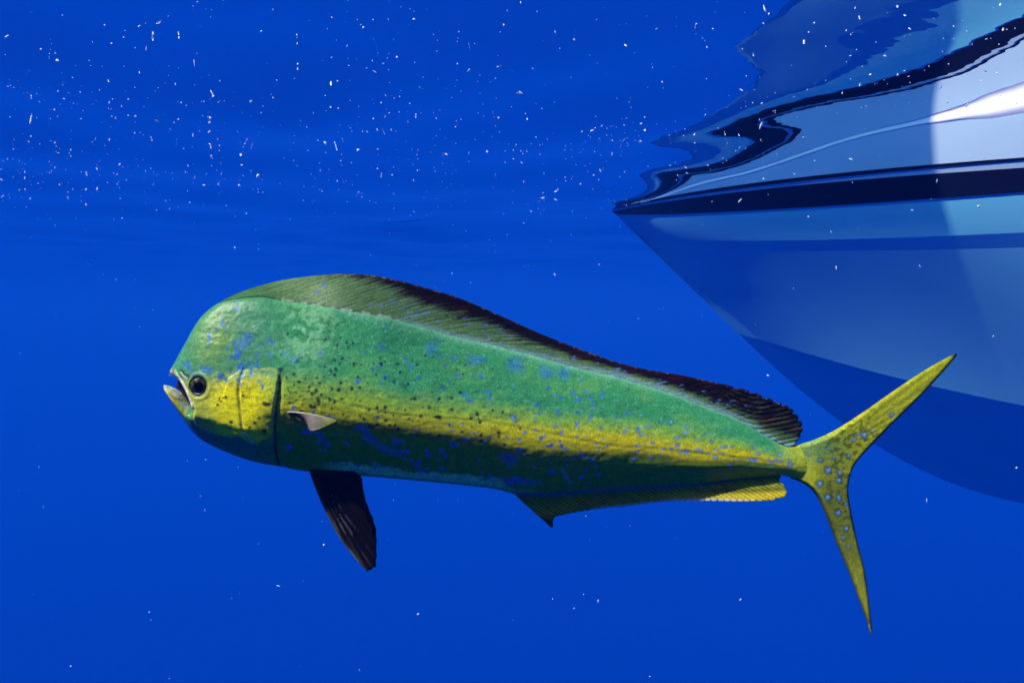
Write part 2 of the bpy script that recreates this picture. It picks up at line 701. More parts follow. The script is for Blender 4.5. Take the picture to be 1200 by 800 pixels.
def solid(name, P2, T, dist, tfun, mid, mat, parent, colfun, back=None):
    """inflate the flat mesh to both sides of its middle plane"""
    t = tfun(P2, dist)
    t = np.where(dist < 1e-3, 0, t)
    m_ = mid(P2) if callable(mid) else np.full(len(P2), float(mid))
    front = fish_pt(P2[:, 0], P2[:, 1], m_ + t)
    rimv = dist < 1e-3
    tb = t if back is None else back(P2, dist)
    rear = fish_pt(P2[:, 0], P2[:, 1], m_ - np.where(rimv, 0, tb))
    n = len(P2)
    remap = np.where(rimv, np.arange(n), 0)
    k = np.arange(n)[~rimv]
    remap[~rimv] = n + np.arange(len(k))
    verts = np.vstack([front, rear[~rimv]])
    a = P2[T[:, 0]]; b = P2[T[:, 1]]; c = P2[T[:, 2]]
    area = (b[:, 0]-a[:, 0])*(c[:, 1]-a[:, 1]) - (b[:, 1]-a[:, 1])*(c[:, 0]-a[:, 0])
    Tf = np.where((area > 0)[:, None], T[:, ::-1], T)          # image y points down: front faces look at the camera
    Tb = remap[Tf[:, ::-1]]
    faces = np.vstack([Tf, Tb])
    o = mesh_obj(name, verts, faces, mat, parent)
    cols = colfun(P2, dist)
    set_colors(o, np.vstack([cols, cols[~rimv]]))
    return o


def mixc(a, b, k):
    k = np.asarray(k, float)[:, None]
    return np.asarray(a) * (1 - k) + np.asarray(b) * k


def vnoise(P2, sx, sy, seed=0.0, oct=2):
    """fractal gradient noise, about -0.7 .. 0.7"""
    rg = np.random.default_rng(int(seed * 1000) + 1)
    g = rg.uniform(0, 2 * math.pi, (256, 256))
    gx, gy = np.cos(g), np.sin(g)
    out = np.zeros(len(P2))
    fx, fy, am = P2[:, 0] / sx + 400.3, P2[:, 1] / sy + 300.7, 1.4
    for _ in range(oct):
        ix, iy = np.floor(fx).astype(int), np.floor(fy).astype(int)
        u, w = fx - ix, fy - iy
        su, sw = u*u*u*(u*(u*6-15)+10), w*w*w*(w*(w*6-15)+10)
        def dot(a, b_):
            i, j = (ix + a) % 256, (iy + b_) % 256
            return gx[i, j] * (u - a) + gy[i, j] * (w - b_)
        top = dot(0, 0) * (1 - su) + dot(1, 0) * su
        bot = dot(0, 1) * (1 - su) + dot(1, 1) * su
        out += am * (top * (1 - sw) + bot * sw)
        fx, fy, am = fx * 2.03 + 17.1, fy * 2.03 + 9.7, am * .5
    return out


def line_dist(pts, P2):
    return dist_to(np.asarray(pts, float), P2, closed=False)


TOP = [(199, 435), (202, 429), (208, 418), (217.5, 401), (230, 379), (242, 365), (258, 354), (268, 350.5), (305, 347), (330, 351), (380, 358), (424, 366),
       (449, 370), (487, 380), (534, 393), (581, 404), (627, 416), (674, 429), (721, 440), (745, 447), (786, 459), (824, 474), (865, 490), (897, 509), (922, 521), (940, 521), (958, 522), (970, 530)]
BOT = [(970, 545), (958, 558), (940, 562), (919, 557), (897, 559), (865, 561.5), (817, 568), (770, 571), (722, 573.5), (675, 577), (640, 580), (605, 579), (582, 573), (545, 568.5), (489, 563), (444, 559), (395, 555),
       (357, 552), (327, 546), (299, 541), (274, 533), (249, 522), (233, 512.5), (221, 500), (211, 486), (202, 472.5), (195, 461), (191.5, 454), (192, 450.5)]
MOUTH = [(197, 451.5), (205, 455.5), (212, 461), (219, 468.5), (226, 476), (231.5, 479), (228.5, 469), (222.5, 457.5), (216, 447.5), (208, 441), (201, 438.5)]
TOP_S, BOT_S = spline(TOP), spline(BOT)
BODY = np.vstack([TOP_S, BOT_S, np.array(MOUTH)])

top_y = pchip(*np.array([(185, 446)] + TOP[:-1]).T)
_bl = np.array([(185, 452)] + sorted([p for p in BOT[1:] if p[0] > 191.8])); bot_y = pchip(*_bl[np.r_[True, np.diff(_bl[:, 0]) > .2]].T)
half_w = pchip([185, 192, 200, 215, 240, 280, 330, 380, 450, 550, 650, 750, 850, 900, 935, 955, 972],
               [5, 10, 15, 23, 32, 40, 45.5, 47, 46.5, 43, 37, 29, 20, 14, 7, 2.2, .4])
prof_body = pchip([0, .012, .04, .10, .20, .33, .46, .56, .63, .70, .79, .88, .95, .985, 1],
                  [0, .17, .28, .42, .60, .80, .95, 1.0, .975, .885, .70, .47, .27, .14, 0])
prof_head = pchip([0, .015, .05, .12, .25, .40, .55, .68, .76, .80, .86, .94, .985, 1],
                  [0, .17, .30, .45, .66, .84, .95, .99, .97, .88, .68, .40, .17, 0])
prof_tail = pchip([0, .02, .10, .25, .45, .60, .72, .80, .90, .97, 1],
                  [0, .18, .40, .68, .93, 1.0, .97, .82, .50, .24, 0])

CHEEK = spline([(236, 484), (240, 497), (256, 503), (274, 507.5), (290, 507), (300, 511), (308, 516), (318, 512), (326, 507), (331, 500)])
OPER = spline([(296, 430), (314, 428), (331, 428), (337.5, 433), (338, 451), (335.5, 467), (333, 485), (331, 502), (328, 520), (327, 546)])
PREOP = spline([(297, 431), (293.5, 444), (293, 457), (294.5, 472), (296, 486), (297.5, 499), (303, 509), (308, 516)])
LATERAL = spline([(346, 470), (380, 462), (420, 470), (470, 480), (520, 484), (580, 490), (643, 503), (707, 516), (754, 520.5), (802, 525.5), (865, 533.5), (930, 543)])
MAXIL = spline([(203, 434), (212, 439.5), (220, 448), (227.5, 459), (234, 472)])
GILL_POLY = np.vstack([OPER, [(280, 548), (262, 505), (280, 440)]])


def vcoord(P2):
    T_, B_ = top_y(P2[:, 0]), bot_y(P2[:, 0])
    return np.clip((P2[:, 1] - T_) / (B_ - T_), 0, 1)


def body_t(P2, dist):
    x, y = P2.T
    v = vcoord(P2)
    kh = 1 - smooth(300, 350, x)
    kt = smooth(620, 880, x)
    p = prof_head(v) * kh + (1 - kh) * (prof_body(v) * (1 - kt) + prof_tail(v) * kt)
    t = half_w(x) * p
    R_ = 11 * (1 - smooth(215, 300, x)) + 2.0
    q = np.clip(dist / R_, 0, 1)
    t = t * np.sqrt(np.clip(1 - (1 - q) ** 2, 0, 1)) + 0.25 * np.clip(dist, 0, 1)
    # gill cover: a plate standing off the flank, its rear edge a real step
    ing = inside(GILL_POLY, P2)
    do = line_dist(OPER, P2)
    t += np.where(ing, 2.6 * (1 - smooth(6, 55, do)) * smooth(-1, 2.5, do), -2.4 * (1 - smooth(0.5, 9, do))) * smooth(428, 446, y) * (dist > 1)
    # preopercle groove, cheek fold, upper jaw bar, nostril, eye socket
    t -= 1.5 * np.exp(-(line_dist(PREOP, P2) / 1.7) ** 2)
    t -= 0.35 * np.exp(-(line_dist(LATERAL, P2) / 1.6) ** 2) * smooth(338, 350, x)
    dm = line_dist(MAXIL, P2)
    t += 3.2 * np.exp(-(dm / 4.5) ** 4) * smooth(0, 2.5, dist)
    t -= 1.8 * np.exp(-(line_dist([(210, 431), (223, 444), (232, 457), (239, 471)], P2) / 1.3) ** 2)
    t -= 2.0 * np.exp(-(line_dist([(220, 433), (225, 437.5), (231, 440)], P2) / 1.5) ** 2)
    t -= 1.0 * np.exp(-(line_dist([(203, 458), (213, 465), (223, 474)], P2) / 1.2) ** 2)
    re = np.hypot(x - 244, y - 450)
    t += 0.9 * np.exp(-((re - 13.5) / 2.6) ** 2) - 4.5 * np.exp(-(re / 10.6) ** 8)
    # cheek fold: jaw turns in under it
    ck = line_dist(CHEEK, P2)
    below = y > np.interp(x, CHEEK[:, 0], CHEEK[:, 1])
    on = smooth(232, 240, x) * (1 - smooth(326, 333, x))
    t += on * np.where(below, -2.6 * smooth(0, 5, ck), 1.2 * np.exp(-(ck / 7) ** 2)) * (dist > 1.5)
    # skin unevenness
    t += SKIN * smooth(2, 14, dist)
    return t


GREEN_D = np.array((0.014, 0.150, 0.065)); GREEN = np.array((0.040, 0.275, 0.092)); GREEN_L = np.array((0.125, 0.390, 0.075))
LIME = np.array((0.270, 0.450, 0.030)); GOLD = np.array((0.600, 0.540, 0.003)); OLIVE = np.array((0.200, 0.230, 0.003))
DGREEN = np.array((0.150, 0.300, 0.006)); PALE = np.array((0.66, 0.82, 0.26)); YELLOW = np.array((0.88, 0.80, 0.002))
BLUE = np.array((0.030, 0.160, 0.46)); BLACK = np.array((0.004, 0.012, 0.020)); TEAL = np.array((0.040, 0.210, 0.070))
LBLUE = np.array((0.20, 0.45, 0.75))


def spots(c, P2, lst, col, soft=0.5, alpha=1.0):
    for (x, y, rx, ry, ang) in lst:
        k = np.where((np.abs(P2[:, 0] - x) < 2.5 * max(rx, ry) + 3) & (np.abs(P2[:, 1] - y) < 2.5 * max(rx, ry) + 3))[0]
        if len(k) == 0:
            continue
        d = P2[k] - (x, y)
        ca, sa = math.cos(ang), math.sin(ang)
        u = (d[:, 0] * ca + d[:, 1] * sa) / rx; w = (-d[:, 0] * sa + d[:, 1] * ca) / ry
        r = np.hypot(u, w) * (1 + (0.07 if rx > 1.9 else .16) * np.sin(3 * np.arctan2(w, u) + x))
        a = alpha * (1 - smooth(1 - soft, 1 + soft, r))
        c[k] = mixc(c[k], col, a)
    return c


def body_col(P2, dist):
    x, y = P2.T
    v = vcoord(P2)
    n_ = vnoise(P2, 60, 30, 3.1, 3)
    n2 = vnoise(P2, 9, 7, 8.2, 2)
    w = v + 0.035 * n_ + 0.02 * n2 - .075 * (1 - smooth(440, 680, x)) * (1 - smooth(.56, .64, v))
    kt = smooth(560, 900, x)
    # flank
    c = mixc(np.tile(GREEN, (len(x), 1)), GREEN_L, smooth(-.3, .6, n_) * (0.35 + .5 * kt))
    c = mixc(c, GREEN_D, smooth(.10, .0, v) * .25 + smooth(.1, .55, n2) * .18)
    # pale sheen strip along the dorsal base
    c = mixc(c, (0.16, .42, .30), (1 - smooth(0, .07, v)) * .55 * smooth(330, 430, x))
    tq = np.array([.36, .50, .58, .66, .78, .90]) [None, :] + np.zeros((len(x), 1))
    c = mixc(c, LIME, smooth(.30, .47, w))
    c = mixc(c, GOLD, smooth(.42, .55, w) * (0.72 + .28 * smooth(430, 640, x)))
    c = mixc(c, OLIVE, smooth(.60, .66, w))
    c = mixc(c, DGREEN, smooth(.65, .74, w))
    c = mixc(c, PALE, smooth(.905, .945, w) * (1 - smooth(.965, .995, v)) * smooth(370, 410, x) * (1 - smooth(560, 640, x)) * .95)
    c = mixc(c, (.05, .12, .24), smooth(.95, .985, v) * .7 * smooth(560, 640, x))
    # tail stalk: yellow green again
    c = mixc(c, (0.40, .47, .014), smooth(900, 938, x) * .96)
    # head
    hd = 1 - smooth(300, 352, x + 14 * n2)
    ch = mixc(np.tile(np.array((0.060, .255, .105)), (len(x), 1)), (0.17, .34, .055), np.exp(-((x - 258) / 26) ** 2 - ((y - 395) / 32) ** 2) * .9)
    ch = mixc(ch, (0.05, .24, .15), smooth(-.1, .5, n_) * .5)
    ly = smooth(430, 458, y + 6 * n2 + 0.10 * (x - 270))
    ch = mixc(ch, YELLOW, ly * (0.65 + 0.35 * smooth(248, 275, x)))
    ch = mixc(ch, (.30, .40, .03), np.exp(-((x - 246) / 13) ** 2 - ((y - 484) / 15) ** 2) * .75)
    ch = mixc(ch, (.36, .42, .02), smooth(.1, .6, n2) * ly * .55)
    below = y > np.interp(x, CHEEK[:, 0], CHEEK[:, 1]) + 1.5 * n2
    low = np.where(below & (x > 233), 1.0, 0.0)
    low = np.maximum(low, (x <= 236) * smooth(0, 8, (y - (474 + 0.55 * (x - 236)))))
    ch = mixc(ch, TEAL, low * .93)
    c = mixc(c, ch, hd)
    # jaws: pale bony bar, silvery lower lip with an amber patch
    dm = line_dist(MAXIL, P2)
    c = mixc(c, (.46, .50, .14), np.exp(-(dm / 4.2) ** 4) * .85)
    c = mixc(c, (.80, .76, .66), np.exp(-(line_dist([(218, 444.5), (225, 453.5), (231, 463.5), (235.5, 474)], P2) / 3.2) ** 4) * .95)
    c = mixc(c, (.85, .85, .82), np.exp(-(line_dist([(200, 432), (199.5, 437), (203, 439)], P2) / 2.2) ** 4) * .8)
    c = mixc(c, (.02, .05, .03), np.exp(-(line_dist([(207, 432), (211, 436)], P2) / 1.0) ** 2) + np.exp(-(line_dist([(213, 439), (217, 444)], P2) / 1.0) ** 2))
    lipd = line_dist([(193, 452), (204, 456.5), (211, 462), (218, 469.5), (225, 477)], P2)
    c = mixc(c, (.34, .42, .44), np.exp(-(lipd / 1.5) ** 4) * .75)
    c = mixc(c, (.36, .38, .03), (1 - smooth(5, 12, lipd)) * (y > 452) * (x < 226) * smooth(1, 2.5, lipd) * .75 * (1 - np.exp(-(dm / 5) ** 4)))
    c = mixc(c, (.44, .30, .05), np.exp(-((x - 209) / 8) ** 2 - ((y - 467) / 4) ** 2) * .7 * (lipd > 1))
    c = mixc(c, (.10, .05, .03), np.exp(-(line_dist([(203, 461), (211, 465), (217, 468)], P2) / 0.9) ** 2) * .8)
    # nostril and the dark rings round the eye
    c = mixc(c, BLACK, np.clip(np.exp(-(line_dist([(221, 434), (226, 438.5), (231, 441)], P2) / 1.5) ** 2) * 1.1, 0, 1))
    re = np.hypot(x - 244, y - 450)
    c = mixc(c, (.03, .12, .10), np.exp(-((re - 11.2) / 1.2) ** 2) * .9)
    c = mixc(c, (.05, .16, .12), np.exp(-((x - 240) / 8) ** 2 - ((y - 437) / 3.5) ** 2) * .8)
    # gill slit and the seam of the cheek plate
    do = line_dist(OPER, P2); ing = inside(GILL_POLY, P2)
    c = mixc(c, (.012, .018, .006), np.where(ing, 0, np.exp(-(do / 2.6) ** 2) * smooth(430, 440, y)))
    c = mixc(c, (.34, .46, .10), np.where(ing, np.exp(-((do - 1.8) / 1.5) ** 2), 0) * .8 * (1 - smooth(505, 515, y)))
    c = mixc(c, (.12, .14, .01), np.exp(-(line_dist(PREOP, P2) / 1.1) ** 2) * .65 * smooth(436, 446, y))
    c = mixc(c, (.9, .85, .6), np.exp(-(line_dist([(297, 500), (301, 504), (307, 514)], P2) / 1.1) ** 2) * .8)
    for k in range(12):                                           # fine creases running off the seam
        yy = 446 + k * 4.2
        c = mixc(c, (.16, .19, .01), np.exp(-(line_dist([(296, yy), (302 + 5 * math.sin(k * 2.1), yy + 1.5 * math.sin(k))], P2) / 0.8) ** 2) * .5)
    # lateral line
    c = mixc(c, (.14, .15, .008), np.exp(-(line_dist(LATERAL, P2) / 1.5) ** 2) * .5 * smooth(480, 620, x) * smooth(-.5, .3, n2))
    # pale scar on the belly
    c = mixc(c, (.45, .40, .26), np.exp(-(line_dist([(657, 545), (661, 552), (667, 562)], P2) / 2.4) ** 2) * .8)
    # markings
    rs = random.Random(5)
    blk, blu, lbl, big = [], [], [], []
    for _ in range(150):
        xx = rs.triangular(336, 620, 375); vv = rs.uniform(.16, .66)
        yy = float(top_y(xx) + vv * (bot_y(xx) - top_y(xx))); r = rs.uniform(.8, 1.9) * (1.2 if vv > .35 else .8)
        blk.append((xx, yy, r * rs.uniform(.9, 1.4), r, rs.uniform(0, 3)))
    for _ in range(90):
        xx = rs.uniform(345, 700); vv = rs.uniform(.55, .93)
        yy = float(top_y(xx) + vv * (bot_y(xx) - top_y(xx))); r = rs.uniform(1.0, 2.6)
        blu.append((xx, yy, r * rs.uniform(.9, 1.9), r, rs.uniform(-.5, .8)))
    for _ in range(60):
        xx = rs.uniform(420, 760); vv = rs.uniform(.05, .45)
        yy = float(top_y(xx) + vv * (bot_y(xx) - top_y(xx))); r = rs.uniform(1.0, 2.5)
        blu.append((xx, yy, r * 1.2, r, rs.uniform(-.5, .8)))
    for _ in range(95):
        xx = rs.uniform(600, 925); vv = rs.triangular(.2, .80, .56)
        yy = float(top_y(xx) + vv * (bot_y(xx) - top_y(xx))); r = rs.uniform(.8, 1.8)
        lbl.append((xx, yy, r * 1.15, r, 0))
    for (hx, hy, n, sp) in ((254, 393, 7, 5), (285, 402, 10, 7), (300, 398, 9, 7), (297, 427, 10, 8), (312, 432, 7, 8), (270, 384, 4, 9), (288, 411, 6, 3),
                            (280, 362, 3, 5), (252, 430, 5, 5), (272, 434, 6, 6), (230, 425, 3, 3), (318, 405, 5, 8), (340, 412, 5, 9), (358, 415, 5, 7), (296, 445, 4, 3), (320, 445, 3, 5)):
        for _ in range(n):
            r = rs.uniform(.9, 2.3)
            blu.append((rs.gauss(hx, sp * .6), rs.gauss(hy, sp * .75), r * .85, r * rs.uniform(1.1, 1.9), rs.uniform(-.5, .2)))
    big = [(508, 407, 6, 8, 0), (557, 421, 8, 6, 0), (605, 427, 9, 8, 0), (640, 436, 8, 6, 0), (660, 437, 6, 6, 0), (383, 412, 5, 4, 0),
           (597, 531, 9, 6, .3), (440, 508, 8, 5, .8), (455, 520, 10, 4, .5), (468, 512, 4, 5, 0), (430, 495, 6, 4, 0), (371, 500, 6, 4, 0), (610, 560, 20, 4, .1), (471, 525, 7, 4, 0)]
    spots(c, P2, big, BLUE, .75, .55)
    spots(c, P2, blu, BLUE, .55, .85)
    spots(c, P2, [(a, b, r * 1.5, q * 1.5, g) for a, b, r, q, g in lbl], BLUE * .4, .5, .6)
    spots(c, P2, lbl, LBLUE * .85, .5, .7)
    spots(c, P2, blk, BLACK, .5, .92)
    spots(c, P2, [(340, 430, 2.6, 2.4, 0), (324, 468, 3.2, 2.4, .4), (328, 468, 3, 2, 0), (284, 489, 2.4, 2.2, 0), (317, 484, 1.8, 1.7, 0), (312, 489.5, 1.9, 1.7, 0), (306, 494.5, 1.7, 1.7, 0), (282, 497, 1.4, 1.3, 0),
                    (268, 470, 1.7, 1.5, 0), (272, 466, 1.6, 1.5, 0), (270, 463, 1.3, 1.2, 0), (278, 461, 2.0, 1.7, 0), (274, 462, 1.2, 1.1, 0), (298, 459, 1.5, 1.6, 0), (339, 445, 1.5, 1.5, 0), (322, 499, 2.5, 2.8, 0),
                    (517, 483, 4.6, 2.4, .1)], BLACK, .4, .95)
    spots(c, P2, [(226, 427, 7, 1.2, .45), (233, 431, 6, 1.1, .4), (222, 424, 3, 1.1, .5)], BLUE, .5, .8)
    # skin grain, and the blotchy dark scales behind the gill
    g = RNG.normal(0, 1, len(x))
    c = mixc(c, GREEN_D, .80 * np.exp(-((x - 465) / 80) ** 2 - ((y - (395 + (x - 470) * .24)) / 24) ** 2) * smooth(-.5, .5, n_ + .3))  # teal mottling and shade of the upper back, both put into the colour
    c = mixc(c, (.24, .56, .26), .70 * np.exp(-((x - 366) / 30) ** 2 - ((y - 388) / 34) ** 2) * smooth(-.4, .5, n2 + n_))
    spark = (RNG.random(len(x)) < .05) * (v < .5) * (v > .015) * smooth(330, 380, x)
    c = mixc(c, (.30, .56, .36), spark * .28)
    c = c * np.clip(1 + 0.14 * g + 0.20 * n2, .35, 1.9)[:, None]
    bl = smooth(.12, .5, vnoise(P2, 5, 4, 21.0, 2)) * np.exp(-((x - 352) / 34) ** 2 - ((y - 462) / 16) ** 2)
    c = mixc(c, (.06, .08, .01), bl * .8)
    # inside of the mouth rim
    return np.clip(c, 0.002, .95)


def skin_mat(name, rough=0.30, spec=0.28, bump=0.35, scale=900.0, trans=0.0):
    m, nt, p = new_mat(name)
    at = N(nt, "ShaderNodeAttribute", attribute_name="Col")
    tc = N(nt, "ShaderNodeTexCoord")
    vor = N(nt, "ShaderNodeTexVoronoi", Scale=scale)
    noi = N(nt, "ShaderNodeTexNoise", Scale=scale * .35, Detail=3.0)
    nt.links.new(tc.outputs["Object"], vor.inputs["Vector"]); nt.links.new(tc.outputs["Object"], noi.inputs["Vector"])
    hsv = N(nt, "ShaderNodeHueSaturation")
    mr = N(nt, "ShaderNodeMapRange"); mr.inputs["From Min"].default_value = .3; mr.inputs["From Max"].default_value = .7
    mr.inputs["To Min"].default_value = .86; mr.inputs["To Max"].default_value = 1.13
    nt.links.new(noi.outputs["Fac"], mr.inputs["Value"]); nt.links.new(mr.outputs[0], hsv.inputs["Value"])
    nt.links.new(at.outputs["Color"], hsv.inputs["Color"])
    nt.links.new(hsv.outputs[0], p.inputs["Base Color"])
    bp = N(nt, "ShaderNodeBump", Strength=bump, Distance=0.0006)
    nt.links.new(vor.outputs["Distance"], bp.inputs["Height"]); nt.links.new(bp.outputs[0], p.inputs["Normal"])
    p.inputs["Roughness"].default_value = rough
    p.inputs["Specular IOR Level"].default_value = spec
    if trans:
        tl = N(nt, "ShaderNodeBsdfTranslucent"); nt.links.new(hsv.outputs[0], tl.inputs["Color"])
        mx = N(nt, "ShaderNodeMixShader"); mx.inputs[0].default_value = trans
        nt.links.new(p.outputs[0], mx.inputs[1]); nt.links.new(tl.outputs[0], mx.inputs[2])
        nt.links.new(mx.outputs[0], nt.nodes["Material Output"].inputs["Surface"])
    return m


SKINM = skin_mat("fish_skin")
FINM = skin_mat("fish_fin", 0.4, 0.14, 0.2, 700.0, 0.3)
fish_base = fish_pt(np.array([560.0]), np.array([470.0]), np.array([0.0]))[0]
fish = empty("mahi_mahi_fish", tuple(map(float, fish_base)),
             "blunt-headed green and yellow mahi-mahi with blue spots swimming in front of the boat", "fish")

P2, T, D_ = flat_mesh(BODY, 1.35)
SKIN = 0.35 * vnoise(P2, 26, 14, 1.3, 3) + 0.22 * vnoise(P2, 7, 5, 4.4, 2)
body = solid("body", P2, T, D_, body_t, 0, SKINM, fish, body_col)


# mouth lining
m, nt, p = new_mat("mouth_lining")
p.inputs["Base Color"].default_value = (0.02, 0.008, 0.014, 1); p.inputs["Roughness"].default_value = .5
MOUTHM = m


# ---- fins
def fin_shape(outline, step, tmax, edge):
    P2, T, D_ = flat_mesh(outline, step, (0.5,))
    return P2, T, D_


# dorsal fin: from the crown to the tail stalk
D_OUT = spline([(256, 356), (264, 348.5), (283, 340), (311, 331.5), (342, 325.5), (380, 321.5), (405, 320.5), (436, 322.5), (471, 329.5), (502, 338), (534, 347.5), (565, 360), (596, 374), (627, 388), (659, 401), (690, 412.5), (722, 424), (757, 432.5), (802, 440), (843, 449)])
_jag = []
rj = random.Random(3)
for (xa, ya), (xb, yb) in zip([(843, 449), (862, 454), (881, 459), (895, 465), (908, 470), (917, 474), (925, 477), (930, 483), (936, 491), (940, 499), (939, 508), (935, 516)], [(862, 454), (881, 459), (895, 465), (908, 470), (917, 474), (925, 477), (930, 483), (936, 491), (940, 499), (939, 508), (935, 516), (930, 523)]):
    _jag += [(xa + .3 * (xb - xa) + 1.0, ya + .3 * (yb - ya) - .8), (xa + .75 * (xb - xa) + .8, ya + .75 * (yb - ya) - .3), (xb - 2.2, yb + 1.2)]
base_pts = [(x, y + 4) for x, y in TOP[6:] if 256 < x <= 925][::-1]
DORSAL = np.vstack([D_OUT, np.array(_jag), [(926, 524)], np.array(base_pts)])
dors_out = pchip(*np.array([(256, 355), (264, 348.5), (283, 340), (311, 331.5), (342, 325.5), (380, 321.5), (405, 320.5), (436, 322.5), (471, 329.5), (502, 338), (534, 347.5), (565, 360), (596, 374), (627, 388), (659, 401), (690, 412.5), (722, 424), (757, 432.5), (802, 440), (843, 449), (881, 460), (908, 470), (925, 478), (941, 500)]).T)


def dorsal_q(P2):
    x, y = P2.T
    th = np.radians(20 - 8 * smooth(450, 800, x))
    return x * np.sin(th) + y * np.cos(th)


def dorsal_uv(P2):
    x, y = P2.T
    b = top_y(x); o_ = dors_out(x)
    return np.clip((b - y) / np.maximum(b - o_, 2), 0, 1.05)


def dorsal_t(P2, dist):
    u = dorsal_uv(P2)
    q = dorsal_q(P2)
    base = 1.0 + 1.2 * (1 - smooth(0, .35, u)) + 1.0 * (1 - smooth(.2, 1, u))
    ray_ = (0.10 + .3 * smooth(760, 880, P2[:, 0])) * np.cos(2 * math.pi * (q + 1.2 * DN) / (4.2 + 1.2 * smooth(700, 900, P2[:, 0]))) + .30 * DN
    return (base + ray_) * np.clip(dist / 1.5, .12, 1)


def dorsal_mid(P2):
    u = dorsal_uv(P2)
    x = P2[:, 0]
    return 3.0 * u ** 2 * np.sin(x / 63.0) - 9.0 * u ** 1.5 * (1 - smooth(300, 620, x)) 


def dorsal_col(P2, dist):
    x, y = P2.T
    u = dorsal_uv(P2)
    q = dorsal_q(P2)
    n2 = vnoise(np.column_stack([q, x * .22]), 2.2, 8, 5.5, 2)
    rays = 0.5 + 0.5 * np.cos(2 * math.pi * (q + 2.2 * n2) / (4.2 + 1.2 * smooth(700, 900, x)))
    c = mixc(np.tile(np.array((0.11, .24, .08)), (len(x), 1)), (0.24, .42, .13), np.clip(rays * .7 + n2 * .5, 0, 1))
    c = mixc(c, (.46, .66, .30), np.exp(-((x - 378) / 24) ** 2) * (1 - smooth(.35, .98, u)) * .85 * (.6 + .4 * rays))  # green-white highlight put into the fin's colour
    c = mixc(c, (.045, .17, .05), (1 - smooth(295, 350, x)) * .8)
    c = c * (1 - .35 * smooth(.1, .6, n2))[:, None]
    dark = np.array((.012, .007, .010))
    lim = 0.93 - .38 * smooth(400, 520, x) - .12 * smooth(560, 740, x) - .22 * smooth(740, 850, x)
    kd = smooth(-.16, .16, u - lim + .20 * n2) * smooth(330, 420, x)
    c = mixc(c, dark, kd)
    c = mixc(c, (.10, .13, .03), smooth(820, 880, x) * smooth(.3, .75, rays) * smooth(.05, .6, n2 + .3) * .55 * (1 - smooth(.75, 1, u)))
    c = mixc(c, (.10, .015, .02), kd * smooth(.25, .7, n2) * .5)
    # pale broken line along the base
    bd = np.abs(y - top_y(x))
    wl = smooth(-.25, .2, vnoise(np.column_stack([x, y * 0]), 9, 5, 2.0, 2))
    c = mixc(c, (.80, .78, .62), np.exp(-(bd / 1.3) ** 2) * wl * smooth(318, 335, x) * (1 - smooth(450, 480, x)))
    c = mixc(c, (.35, .60, .55), np.exp(-(bd / 3.0) ** 2) * smooth(440, 500, x) * .8)
    rs = random.Random(9)
    ls = []
    for _ in range(85):
        xx = rs.uniform(470, 900); uu = rs.uniform(.08, .55)
        yy = float(top_y(xx) - uu * (top_y(xx) - dors_out(xx)))
        ls.append((xx, yy, rs.uniform(1.2, 3.2), rs.uniform(.5, .9), -.15))
    spots(c, P2, ls, (.16, .30, .70), .5, .75)
    spots(c, P2, [(379, 333, 3, 3, 0), (372, 342, 4, 2, 0), (434, 357, 3, 1.5, 0), (447, 358, 5, 1.3, -.2), (461, 355, 4, 2, 0), (486, 369, 5, 1.6, -.3), (500, 366, 4, 1.6, -.2)], (.14, .26, .62), .6, .6)
    es = []
    for _ in range(70):
        xx = rs.uniform(420, 930); es.append((xx, float(dors_out(xx)) + .8, rs.uniform(.6, 1.6), .5, .2))
    spots(c, P2, es, (.6, .55, .5), .5, .22)
    return np.clip(c * np.clip(1 + .12 * RNG.normal(0, 1, len(x)), .4, 1.7)[:, None], .002, .95)


P2, T, D_ = flat_mesh(DORSAL, 1.4, (0.5,))
DN = vnoise(np.column_stack([dorsal_q(P2), P2[:, 0] * .2]), 2.0, 9, 7.7, 2)
solid("dorsal_fin", P2, T, D_, dorsal_t, dorsal_mid, FINM, fish, dorsal_col)

# anal fin
A_OUT = np.array([(599, 572), (604, 580), (612, 588), (622, 597), (632, 606), (641, 614), (645, 618.5), (648.5, 618), (648, 611), (650, 606.5), (656, 604)])
aj = []
_ao = pchip([656, 659, 697, 738, 786, 833, 881, 905], [604, 603, 596, 592, 586, 584, 583, 581])
xx = 657.0
while xx < 903:
    aj += [(xx, float(_ao(xx)) + .9), (xx + 5.5, float(_ao(xx + 5.5)) + 1.1), (xx + 6.6, float(_ao(xx + 6.6)) - .7)]
    xx += 7.3
A_BASE = [(917, 566), (912, 563), (916, 557), (916, 552), (865, 556), (817, 562), (770, 565), (722, 568), (675, 572), (640, 575)]
ANAL = np.vstack([A_OUT, np.array(aj), [(908, 580.5), (916, 578.5), (919, 574)], np.array(A_BASE)])


def anal_q(P2):
    x, y = P2.T
    return x * math.sin(math.radians(30)) - y * math.cos(math.radians(30))


def anal_t(P2, dist):
    return (1.3 + 1.6 * (1 - smooth(2, 14, P2[:, 1] - bot_y(P2[:, 0]))) + .6 * np.cos(2 * math.pi * anal_q(P2) / 3.6)) * np.clip(dist / 1.6, .12, 1)


def anal_mid(P2):
    x, y = P2.T
    d = np.clip(y - bot_y(x), 0, 60)
    return -1.6 + .75 * d * smooth(740, 880, x) - .10 * d * (1 - smooth(600, 700, x))


